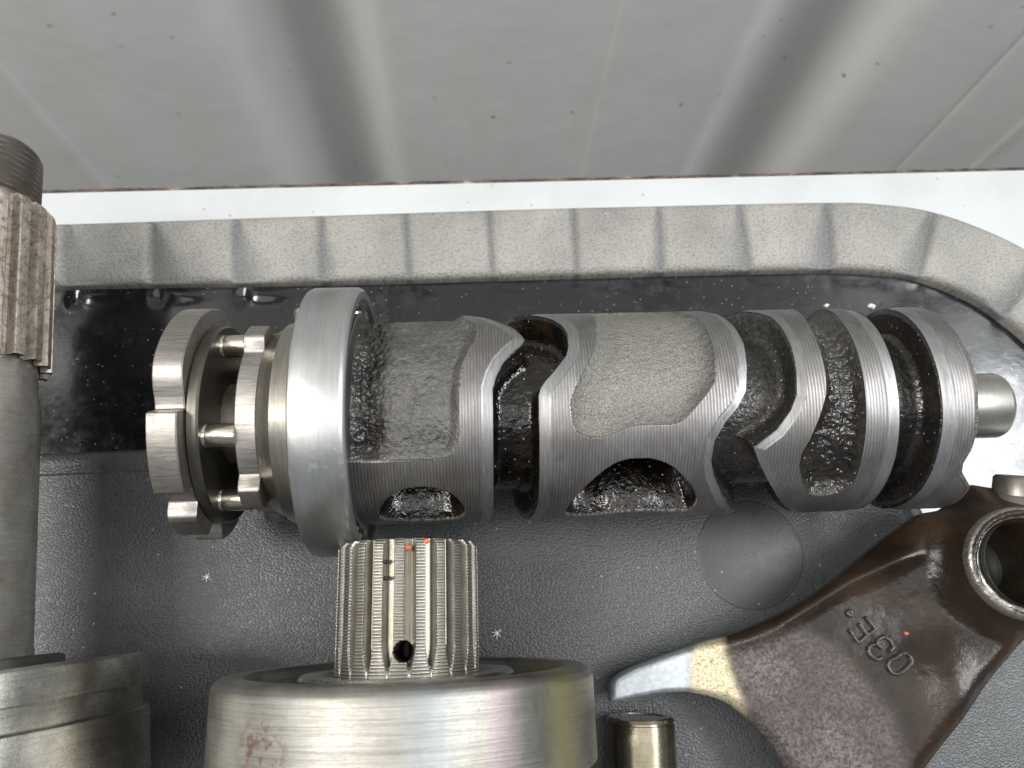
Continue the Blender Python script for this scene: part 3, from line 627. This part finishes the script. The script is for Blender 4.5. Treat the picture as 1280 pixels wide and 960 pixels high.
def big_bearing():
    m = NT('stained_bearing_race')
    l1 = m.noise(1.0, 6, .75, m.scale((4.0, .04, .04))); blot = m.noise(.09, 6, .62, m.scale((.55, 1, 1))); fine = m.noise(3.5, 4, .75)
    c = m.mix(m.ramp(blot, [(.34, 0.), (.66, 1.)]), (.24, .23, .20), (.42, .41, .38))
    c = m.mix(m.mth('MULTIPLY', m.ramp(l1, [(.40, 1.), (.54, 0.)]), .65), c, (.16, .15, .13))
    pits = m.noise(.9, 6, .85); c = m.mix(m.ramp(pits, [(.60, 0.), (.66, .8)]), c, (.10, .085, .06))
    c = m.mix(m.mth('MULTIPLY', m.ramp(fine, [(.5, 0.), (.68, 1.)]), .35), c, (.30, .26, .20))
    # heat tints stand as stripes on fixed places round the ring (local Y)
    sx = m.n('ShaderNodeSeparateXYZ'); m.put(sx.inputs[0], m.co); y = sx.outputs[1]
    def stripe(y0, w): return m.ramp(m.mth('ABSOLUTE', m.mth('DIVIDE', m.mth('SUBTRACT', y, y0), w)), [(.25, 1.), (1.0, 0.)])
    c = m.mix(m.mth('MULTIPLY', stripe(-27.6, 4.2), .5), c, (.46, .40, .16))
    c = m.mix(m.mth('MULTIPLY', stripe(-17.5, 3.5), .35), c, (.42, .30, .36))
    c = m.mix(m.mth('MULTIPLY', stripe(-6, 5), .35), c, (.26, .32, .36))
    # rusty patch
    ob = m.n('ShaderNodeVectorMath', operation='DISTANCE'); m.put(ob.inputs[0], m.scale((.75, 1, 0))); ob.inputs[1].default_value = (-7.2, 19.4, 0)
    rs = m.mth('MULTIPLY', m.ramp(m.mth('DIVIDE', ob.outputs['Value'], 6.), [(.45, 1.), (.85, 0.)]), m.ramp(m.noise(.55, 5, .7), [(.50, 0.), (.58, 1.)]))
    c = m.mix(m.mth('MULTIPLY', rs, .8), c, (.21, .115, .08))
    mat = m.out(c, .9, m.mth('ADD', m.mth('ADD', m.ramp(fine, [(.3, .22), (.7, .36)]), m.mth('MULTIPLY', blot, .25)), m.mth('MULTIPLY', rs, .3)), m.bump(m.mth('ADD', l1, m.mth('MULTIPLY', fine, .35)), .05, 1))
    arc = [(-2.7 + 2.4 * math.sin(a), 33.2 + 2.4 * math.cos(a)) for a in np.linspace(0, math.pi / 2, 9)]
    lathe('outer_race', [(-17.2, 29), (-17.2, 34.6), (-16.3, 35.6)] + arc + [(-.3, 30.2), (-1.0, 29.6), (-6, 29.2)], mat, br, 320)
    lathe('inner_race', [(-17, 14), (-17, 20.6), (-1.4, 20.6), (-.8, 20.0), (-.8, 16.2), (-1.4, 15.4), (-1.4, 12.6)], MAT_BIG, br, 192)
    lathe('seal', [(-5.2, 20.3), (-5.2, 29.6)], MAT_SHIELD, br, 192)
big_bearing()

# ------------------------------------------------------------------ long shaft with its bearing (left edge)
B3 = (-100.2, -12.2, 35.0)
LD = (-.132, .991, 0)
ls = frame('gearbox_shaft', B3, LD, 'long worn gearbox shaft with rusty splines and a threaded end, at the left edge', 'shaft', 'splined gearbox shafts')
lathe('shaft_core', [(-40, 14.2), (3, 14.2), (3.5, 14.0), (52, 13.9), (56, 13.2), (61, 13.0), (64, 13.2)], MAT_OLD, ls, 160)
spline_part('spline', ls, MAT_RUSTY, 61.0, 98.0, 15.6, 13.4, 20, land=.45, run=None, ds=.5, per=24, phase=.3)
lathe('neck', [(96.9, 9), (97.0, 12.6), (98.6, 12.7), (99.6, 12.3)], MAT_THREAD, ls, 128)
def thread():
    n = 128; pitch = 1.45; s0, s1 = 99.4, 113.2
    s = np.arange(s0, s1, .12); th = np.linspace(-np.pi, np.pi, n, endpoint=False)
    SS, TH = np.meshgrid(s, th, indexing='ij'); ph = ((SS / pitch + TH / (2 * np.pi)) % 1)
    r = 12.45 - .85 * np.abs(ph * 2 - 1) ** .9 - .12 * np.abs(fbm(SS * 2, TH * 8, 3)); r = np.minimum(r, 12.6 - np.clip(SS - s1 + 1.2, 0, 9) * .8)
    V = np.concatenate([polar(SS, TH, r), polar(np.full((1, n), s1), th[None], np.full((1, n), .02))])
    mesh_obj('thread', V.reshape(-1, 3), grid_faces(V.shape[0], n, True)[:, ::-1], MAT_THREAD, ls, smooth=25)
thread()
b3 = frame('bearing', B3, LD, 'wide grey bearing with a snap ring groove, round the long shaft at the left edge', 'bearing', 'large shaft bearings')
m3 = steel('old_bearing_steel', (.28, .265, .235), (.66, .64, .58), .25, 'X', .3, (.26, .15, .07), .5, bsc=.05, bd=.025)
lathe('outer_race', [(-24.6, 29), (-25.0, 33.2), (-23.6, 34.6), (-23.3, 34.95), (-10.6, 35.0), (-10.3, 34.7), (-10.1, 33.6), (-6.4, 33.4), (-6.1, 34.9), (-.9, 35.0), (-.3, 34.4), (-.2, 28.5), (-3, 28)], m3, b3, 288)
lathe('inner_race', [(-24, 14), (-24, 19.5), (1.2, 19.5), (1.7, 18.9), (1.7, 15.4), (.8, 14.3)], MAT_RACE, b3, 128)
lathe('seal', [(-1.6, 19), (-1.6, 28.9)], simple('black_rubber_seal', (.015, .015, .016), 0, .5), b3, 128)
lathe('brown_lip', [(-31, 14.2), (-31, 30.5), (-24.9, 33.1)], simple('rusty_lip', (.16, .09, .035), .5, .5, .4), b3, 128)

# ------------------------------------------------------------------ brassy dowel beside the wide bearing
dw = frame('dowel_pin', (36.9, -23.2, 8.0), (0, 1, 0), 'short brass coloured dowel pin lying under the pale tip of the shift fork', 'dowel pin')
lathe('pin_body', [(-34, 0.01), (-34, 7.7), (-1.3, 7.7), (-1.2, 7.35), (-.8, 7.35), (-.7, 7.65), (-.1, 7.4), (.15, 6.9)], MAT_BRASS, dw, 96)
lathe('end_cap', [(.15, 6.9), (.16, 5.6), (-.1, 5.5), (-.1, 0.01)], MAT_PIN, dw, 96)

# ------------------------------------------------------------------ the shift fork
fork = bpy.data.objects.new('shift_fork', None); col.objects.link(fork); fork.location = (75 * S, -10 * S, 0)
props(fork, 'dark brown oily shift fork marked 03E with a pale machined tip, leaning at lower right', 'shift fork')
FO = np.array([75., -10., 0.])
def fz(x, y): return 9 + (x - 29) * .2
FORK = [(30.4, -18.4), (30.6, -16.5), (31.9, -14.8), (35.2, -12.9), (39.6, -11.3), (45.0, -9.4), (51.2, -7.3), (55.5, -6.1), (59.9, -4.7), (65.2, -2.4), (69.7, -0.3), (74.1, 2.1), (79.5, 5.5), (85.0, 9.3), (91.4, 14.0), (97.0, 18.0), (99.8, 20.1), (101.6, 21.0), (104.3, 21.5), (106.7, 22.2), (109.0, 24.3), (110.9, 26.4), (112.7, 27.3), (115.6, 26.8), (120.3, 25.8), (125.0, 24.6), (130.6, 20.6), (132.5, 13.7), (129.7, 7.0), (124.1, 2.0), (120.2, -3.0), (115.3, -8.7), (109.8, -14.3), (104.2, -20.7), (99.5, -26.2), (94.9, -31.6), (88.6, -38.6), (80.5, -42.6), (72.8, -41.4), (68.6, -36.2), (66.4, -31.7), (63.8, -27.5), (60.9, -24.1), (57.8, -21.2), (54.6, -19.3), (50.4, -18.1), (46.7, -17.6), (41.9, -17.9), (36.6, -18.9), (30.7, -20.0)]
HC, HR = (116.3, 9.5), 8.9
def fork_height(X, Y, d):
    z = fz(X, Y)
    # edges fall away
    rim = sstep(X, 45, 75)
    er = 1.0 + 3.0 * rim
    z = z - (.5 + 1.6 * rim) * (1 - np.clip(d / er, 0, 1)) ** 2
    # raised rib along the upper edge, web behind it sunk
    ridge = catmull([(38, -13.5), (47, -10.6), (54.8, -8.0), (64.3, -4.6), (68.8, -1.8), (76.9, 3.0), (82.2, 6.0), (89.1, 9.0), (95.2, 11.3), (102, 12.8)], 6)
    dr = poly_sdf(X, Y, ridge, closed=False)
    z = z + 2.5 * np.exp(-(dr / 2.0) ** 2) * sstep(X, 50, 68) * (1 - sstep(X, 92, 104))
    # boss and collar round the bore
    q = np.hypot(X - HC[0], Y - HC[1])
    z = z + 5.5 * (1 - sstep(q, 10.5, 17.5)) + 1.4 * np.exp(-((q - 10.6) / 1.25) ** 2) - .8 * np.exp(-((q - 14) / 1.6) ** 2)
    z = z - 1.6 * np.exp(-(((X - 96) / 12) ** 2 + ((Y + 2) / 8) ** 2))
    # swelling towards the lower right edge
    z = z + 1.6 * np.exp(-(((X - 101) / 5.0) ** 2 + ((Y + 16) / 9.0) ** 2))
    z = z + .2 * fbm(X * .18, Y * .18, 4) * rim + .10 * fbm(X * .9, Y * .9, 4) * rim
    # sunk panel edge around the lettering
    z = z + 1.0 * (1 - sstep(q, 8.95, 9.6)) * -1
    return z
def fork_parts():
    out = catmull(FORK, 4, True)
    def build(name, sel, mat, thick=6.0, mark=None):
        poly = [tuple(p) for p in out]
        n = len(poly); a = np.linspace(0, 2 * np.pi, 96, endpoint=False)
        hole = [(HC[0] + HR * math.cos(q), HC[1] + HR * math.sin(q)) for q in a]
        xs = np.arange(30, 133, .55); ys = np.arange(-43, 28, .55)
        X, Y = np.meshgrid(xs, ys, indexing='ij'); X = X + .12 * (rng.random(X.shape) - .5); Y = Y + .12 * (rng.random(Y.shape) - .5)
        d = poly_sdf(X, Y, out); ok = (d > .3) & (np.hypot(X - HC[0], Y - HC[1]) > HR + .25)
        pts = poly + hole + list(zip(X[ok], Y[ok]))
        for rr in (.15, .35):
            pass
        edges = [(i, (i + 1) % n) for i in range(n)] + [(n + i, n + (i + 1) % 96) for i in range(96)]
        v, e, f, *_ = delaunay_2d_cdt([Vector(p) for p in pts], edges, [], 0, 1e-5)
        P = np.array([(q.x, q.y) for q in v]); F = np.array([t for t in f if len(t) == 3])
        c = P[F].mean(1)
        keep = (poly_sdf(c[:, 0], c[:, 1], out) > 0) & (np.hypot(c[:, 0] - HC[0], c[:, 1] - HC[1]) > HR * .995)
        F = F[keep]
        ar = np.cross(P[F[:, 1]] - P[F[:, 0]], P[F[:, 2]] - P[F[:, 0]]); F[ar < 0] = F[ar < 0][:, ::-1]
        return P, F, n
    P, F, n = build('fork_body', None, None)
    d = poly_sdf(P[:, 0], P[:, 1], out); Z = fork_height(P[:, 0], P[:, 1], np.clip(d, 0, 99))
    # three regions of the same casting: pale machined tip, gold worn band, dark body -> attribute
    tipline = P[:, 0] - (47.6 + .12 * (P[:, 1] + 12)) + .5 * fbm(P[:, 0] * .5, P[:, 1] * .5, 3)
    goldline = P[:, 0] - (56.4 - .26 * (P[:, 1] + 12)) + 1.2 * fbm(P[:, 0] * .4, P[:, 1] * .4, 4)
    tip = 1 - sstep(tipline, -1.2, 1.6); gold = (1 - sstep(goldline, -1.3, 1.3)) * (1 - tip)
    # worn mauve grey of the blade below a line that runs from the rib to the lower right
    wl = poly_sdf(P[:, 0], P[:, 1], [(55, -8), (63.5, -4.5), (72, -2.5), (79.5, -7.5), (84, -13.5), (89, -21), (91.5, -30), (88, -48), (50, -48), (50, -20)])
    worn = sstep(wl + 1.6 * fbm(P[:, 0] * .25, P[:, 1] * .25, 4), -1.5, 3.5) * (1 - tip) * (1 - gold)
    bore = 1 - sstep(np.hypot(P[:, 0] - HC[0], P[:, 1] - HC[1]), 9.8, 11.2)
    attr = np.stack([tip, gold, worn], -1)
    # outer skirt and underside
    nv = len(P); V = np.concatenate([P, Z[:, None]], 1)
    V -= FO
    FF = [tuple(t) for t in F.tolist()]
    allV = [V]; allA = [attr]; off = nv
    def skirt(idx, levels, inward, flip):
        nonlocal off
        prev = idx
        for dz, sh_ in levels:
            q = V[idx].copy(); q[:, 2] -= dz
            if inward is not None: q[:, :2] += inward * sh_
            allV.append(q); allA.append(attr[idx]); cur = np.arange(off, off + len(idx)); off += len(idx)
            m_ = len(idx)
            for i in range(m_):
                j = (i + 1) % m_
                FF.append((prev[i], cur[i], cur[j], prev[j]) if not flip else (prev[i], prev[j], cur[j], cur[i]))
            prev = cur
        return prev
    idx = np.array([int(np.argmin(np.hypot(P[:, 0] - p[0], P[:, 1] - p[1]))) for p in out])
    tan = np.roll(out, -1, 0) - np.roll(out, 1, 0); inn = np.stack([tan[:, 1], -tan[:, 0]], -1); inn /= np.linalg.norm(inn, axis=1)[:, None]
    area2 = np.sum(out[:, 0] * np.roll(out[:, 1], -1) - np.roll(out[:, 0], -1) * out[:, 1])
    if area2 > 0: inn = -inn
    last = skirt(idx, [(.5, -.15), (3.2, -.1), (5.2, .3), (6.0, 1.2)], inn, area2 < 0)
    a = np.linspace(0, 2 * np.pi, 96, endpoint=False)
    hid = np.array([int(np.argmin(np.hypot(P[:, 0] - HC[0] - HR * math.cos(q), P[:, 1] - HC[1] - HR * math.sin(q)))) for q in a])
    inw = np.stack([-np.cos(a), -np.sin(a)], -1)
    skirt(hid, [(.5, .25), (14, .25), (22, .25)], inw, True)
    m = NT('oily_cast_fork'); T, Gd, Wn = m.attr()[:3]
    big = m.noise(.08, 5, .6); fine = m.noise(3.0, 5, .7); mid = m.noise(.5, 4, .55)
    c = m.mix(m.ramp(big, [(.35, 0.), (.65, 1.)]), (.014, .009, .006), (.034, .021, .013))
    wn_ = m.noise(1.3, 6, .72)
    wc = m.mix(m.ramp(wn_, [(.40, 0.), (.62, 1.)]), (.052, .042, .040), (.17, .15, .142)); wc = m.mix(m.ramp(m.noise(2.6, 4, .8), [(.60, 0.), (.68, .7)]), wc, (.30, .27, .25)); wc = m.mix(m.ramp(big, [(.42, .5), (.6, 0.)]), wc, (.045, .034, .03))
    c = m.mix(Wn, c, wc)
    gold_c = m.mix(m.ramp(m.noise(2.0, 4, .75), [(.38, 0.), (.50, 1.)]), (.28, .20, .10), (.58, .52, .37)); c = m.mix(Gd, c, gold_c)
    tip_c = m.mix(m.ramp(m.noise(1.0, 5, .6), [(.3, 0.), (.7, 1.)]), (.40, .43, .46), (.55, .58, .60)); c = m.mix(T, c, tip_c)
    r = m.mix(Wn, m.ramp(mid, [(.3, .10), (.7, .22)]), m.ramp(mid, [(.3, .42), (.7, .62)])); r = m.mix(Gd, r, (.42,) * 3); r = m.mix(T, r, (.36,) * 3)
    met = m.mth('ADD', m.mth('MULTIPLY', T, .75), m.mth('ADD', m.mth('MULTIPLY', Gd, .6), m.mth('MULTIPLY', Wn, .25)))
    amp = m.mth('SUBTRACT', 1.0, m.mth('MULTIPLY', T, .85))
    h = m.mth('MULTIPLY', m.mth('ADD', m.mth('MULTIPLY', mid, .9), m.mth('MULTIPLY', fine, .3)), amp)
    fm = m.out(c, met, r, m.bump(h, .16, 1), Specular_IOR_Level=.34)
    V = np.concatenate(allV); A_ = np.concatenate(allA)
    me = mesh_obj('fork_body', V, FF, fm, fork, attr=A_, smooth=50)
    # rubbed bright collar round the bore
    n = 160; a = np.linspace(0, 2 * np.pi, n, endpoint=False); rows = []
    for k, (rr, dz) in enumerate([(9.35, .30), (9.5, .75), (10.0, 1.02), (10.6, 1.08), (11.2, .98), (11.7, .6), (12.0, -.5)]):
        x = HC[0] + rr * np.cos(a); y = HC[1] + rr * np.sin(a); z = fz(x, y) + 5.5 + dz + .16 * fbm(x * .4, y * .4, 3); rows.append(np.stack([x, y, z], -1) - FO)
    rows.insert(0, rows[0] - np.array([0, 0, 9.]))
    cm = NT('rubbed_collar'); q = cm.noise(.35, 5, .65); w = cm.ramp(q, [(.36, 0.), (.58, 1.)])
    cmm = cm.out(cm.mix(w, (.03, .022, .017), (.26, .24, .22)), cm.mth('MULTIPLY', w, .8), cm.ramp(cm.noise(1.5, 4), [(.3, .2), (.7, .36)]), cm.bump(cm.noise(1.2, 4), .12))
    mesh_obj('bore_collar', np.concatenate(rows), grid_faces(len(rows), n, True)[:, ::-1], cmm, fork, smooth=50)
    # bore lining, scored by turning
    rows = [np.stack([HC[0] + 9.0 * np.cos(a), HC[1] + 9.0 * np.sin(a), fz(HC[0], 0) + z + 0 * a], -1) - FO for z in (5.6, 0, -9, -18)]
    rows.append(np.stack([HC[0] + .1 * np.cos(a), HC[1] + .1 * np.sin(a), fz(HC[0], 0) - 18 + 0 * a], -1) - FO)
    bl = NT('bore_steel'); wv = bl.wave(.3, 'Z', .5, 1.); bmt = bl.out(bl.ramp(wv, [(.2, (.12, .125, .11)), (.8, (.22, .225, .20))]), .7, .35)
    mesh_obj('bore', np.concatenate(rows), grid_faces(len(rows), n, True), bmt, fork, smooth=50)
    # raised casting letters 03E and a dot
    def stroke(pts, w=.52, closed=False):
        Q = catmull(pts, 6, closed) if len(pts) > 3 else np.array([np.array(pts[0]) + (np.array(pts[-1]) - np.array(pts[0])) * t for t in np.linspace(0, 1, 10)])
        if len(pts) == 3 : Q = np.concatenate([np.array([np.array(pts[i]) + (np.array(pts[i + 1]) - np.array(pts[i])) * t for t in np.linspace(0, 1, 8, endpoint=False)]) for i in (0, 1)] + [np.array([pts[2]])])
        tn = np.gradient(Q, axis=0)
        if closed: tn = np.roll(Q, -1, 0) - np.roll(Q, 1, 0)
        tn /= np.linalg.norm(tn, axis=1)[:, None] + 1e-9; nm = np.stack([-tn[:, 1], tn[:, 0]], -1)
        secs = []
        prof = [(-1.25, -.5), (-1.0, .15), (-.55, .62), (0, .75), (.55, .62), (1.0, .15), (1.25, -.5)]
        dd = poly_sdf(Q[:, 0], Q[:, 1], out); zz = fork_height(Q[:, 0], Q[:, 1], dd)
        for o_, h_ in prof: secs.append(np.stack([Q[:, 0] + nm[:, 0] * o_ * w, Q[:, 1] + nm[:, 1] * o_ * w, zz + h_ * 1.1], -1))
        Vs = np.stack(secs, 1).reshape(-1, 3) - FO; N_ = len(Q)
        Fs = grid_faces(N_, 7)[:, ::-1].tolist()
        if closed: Fs += [[(N_ - 1) * 7 + k, (N_ - 1) * 7 + k + 1, k + 1, k] for k in range(6)]
        else: Fs += [[0, 1, 2, 3, 4, 5, 6], [(N_ - 1) * 7 + k for k in range(6, -1, -1)]]
        return Vs, Fs
    def glyph(name, strokes):
        V_, F_ = [], []; o_ = 0
        for pts, cl in strokes:
            v, f = stroke(pts, closed=cl); V_.append(v); F_ += [tuple(i + o_ for i in q) for q in f]; o_ += len(v)
        V_ = np.concatenate(V_)
        mesh_obj(name, V_, F_, fm2, fork, smooth=60)
    g2 = NT('raised_letter_metal'); q = g2.noise(1.2, 4)
    fm2 = g2.out(g2.ramp(q, [(.35, (.035, .027, .022)), (.7, (.11, .095, .085))]), .3, g2.ramp(q, [(.3, .2), (.7, .36)]), g2.bump(g2.noise(3, 3), .05))
    glyph('letter_zero', [([(89.1, -11.2), (91.0, -9.9), (92.7, -9.1), (93.8, -9.7), (93.8, -11.0), (92.6, -12.2), (90.8, -13.3), (89.4, -12.9)], True)])
    glyph('letter_three', [([(89.9, -8.8), (90.8, -7.8), (90.4, -6.4), (89.2, -5.8), (87.9, -6.4), (87.7, -7.3), (88.4, -8.1)], False), ([(87.8, -7.4), (86.6, -7.4), (85.6, -8.2), (85.8, -9.5), (87.0, -10.4), (88.2, -10.0)], False)])
    glyph('letter_e', [([(87.8, -4.1), (85.7, -5.5), (83.6, -7.0)], False), ([(85.9, -1.6), (87.8, -4.1)], False), ([(84.3, -3.0), (85.8, -5.3)], False), ([(82.1, -4.2), (83.6, -7.0)], False)])
    glyph('letter_dot', [([(82.1, -.7), (82.7, -.3), (83.1, -.9), (82.6, -1.3)], True)])
    # small follower stub on the far side of the boss
    st = []
    c0 = np.array([121.5, 22.0, 25.0]); ax_ = np.array([.05, .96, .25]); ax_ /= np.linalg.norm(ax_); e1 = np.cross(ax_, [0, 0, 1.]); e1 /= np.linalg.norm(e1); e2 = np.cross(e1, ax_)
    for l, r_ in ((0, 7.0), (2.0, 6.2), (3.0, 5.2), (6.6, 5.0), (7.2, 4.5), (7.25, .01)):
        for k in range(48): q = 2 * math.pi * k / 48; st.append(c0 + ax_ * l + r_ * (math.cos(q) * e1 + math.sin(q) * e2) - FO)
    mesh_obj('follower_stub', st, grid_faces(6, 48, True), MAT_THREAD, fork, smooth=40)
fork_parts()

# ------------------------------------------------------------------ small debris
def flake(name, p, size, mat, label, cat, seed, flat=.35, group=None):
    r = np.random.default_rng(seed); n = 9; a = np.sort(r.random(n) * 2 * np.pi); a = np.linspace(0, 2 * np.pi, n, endpoint=False) + .25 * r.random(n)
    rad = size * (.65 + .6 * r.random(n))
    b = np.stack([rad * np.cos(a), rad * np.sin(a) * .7, 0 * a], -1); t = b * .7 + np.array([0, 0, 1.]) * size * flat * (.6 + .8 * r.random(n))[:, None]
    V = np.concatenate([b, t, [[0, 0, size * flat * 1.1]]])
    F = [(i, (i + 1) % n, n + (i + 1) % n, n + i) for i in range(n)] + [(n + i, n + (i + 1) % n, 2 * n) for i in range(n)]
    o = mesh_obj(name, V, F, mat, None, smooth=0, label=label, cat=cat, group=group); o.location = Vector(p) * S
    return o
RED = simple('orange_red_flake', (.55, .14, .06), 0, .5, 2.0); WHITE = simple('white_crumb', (.75, .74, .68), 0, .7, 2.0); BLACK = simple('black_crumb', (.01, .01, .01), 0, .25, 2.0)
flake('paint_flake', (94.2, -5.0, float(fork_height(np.array([94.2]), np.array([-5.0]), np.array([9.0]))[0]) - .05), .62, RED, 'tiny orange paint flake on the dark fork beside the raised lettering', 'flake', 3, .7, group='small red flakes')
def on_shaft(s, deg, r, B=B2):
    ex = Vector((-.030, 1, 0)).normalized(); ey = Vector((0, 0, 1)).cross(ex); a = math.radians(deg)
    v = Vector(B) + ex * s + (-ey * math.sin(a) + Vector((0, 0, 1)) * math.cos(a)) * r
    return tuple(v)
flake('paint_flake', on_shaft(21.6, 4.5, 12.9), .85, RED, 'rusty red flake caught in a spline groove near the top of the short shaft', 'flake', 5, .8, group='small red flakes')
flake('paint_flake', on_shaft(22.6, 18.5, 13.4), .8, RED, 'brownish red flake on the top rim of the short splined shaft', 'flake', 8, .5, group='small red flakes')
flake('oil_crumb', on_shaft(19.2, -14, 13.2), .62, BLACK, 'upper black oily crumb in the left spline groove of the short shaft', 'crumb', 9, .8, group='black oily crumbs')
flake('oil_crumb', on_shaft(16.2, -12.5, 13.2), .62, BLACK, 'lower black oily crumb in the left spline groove of the short shaft', 'crumb', 10, .8, group='black oily crumbs')
flake('crumb', (97.4, 82.4, CZ + .1), .75, WHITE, 'white crumb in the glossy channel above the left edge of the slotted flange', 'crumb', 11, .8, group='white crumbs in the channel')
flake('crumb', (110.5, 82.4, CZ + .1), 1.0, WHITE, 'larger white crumb in the glossy channel above the right edge of the slotted flange', 'crumb', 12, .8, group='white crumbs in the channel')
def lint(p, size, label, seed):
    r = np.random.default_rng(seed); V = []; F = []
    for k in range(7):
        a = 2 * math.pi * k / 7 + .5 * r.random(); L = size * (.7 + .6 * r.random()); w = .10
        d = np.array([math.cos(a), math.sin(a), .15 + .2 * r.random()]); s_ = np.array([-math.sin(a), math.cos(a), 0]) * w
        b = len(V); V += [s_, -s_, d * L - s_ * .5, d * L + s_ * .5, d * L * .5 + np.array([0, 0, w * 2.5])]
        F += [(b, b + 1, b + 4), (b + 1, b + 2, b + 4), (b + 2, b + 3, b + 4), (b + 3, b, b + 4)]
    o = mesh_obj('lint', V, F, WHITE, None, smooth=0, label=label, cat='lint', group='white lint tufts'); o.location = Vector(p) * S
lint((-65.4, 7.6, .25), 1.0, 'white lint tuft on the black panel below the star wheel', 2)
lint((4.8, -5.4, .25), 1.1, 'white star shaped lint tuft on the black panel right of the short splined shaft', 4)
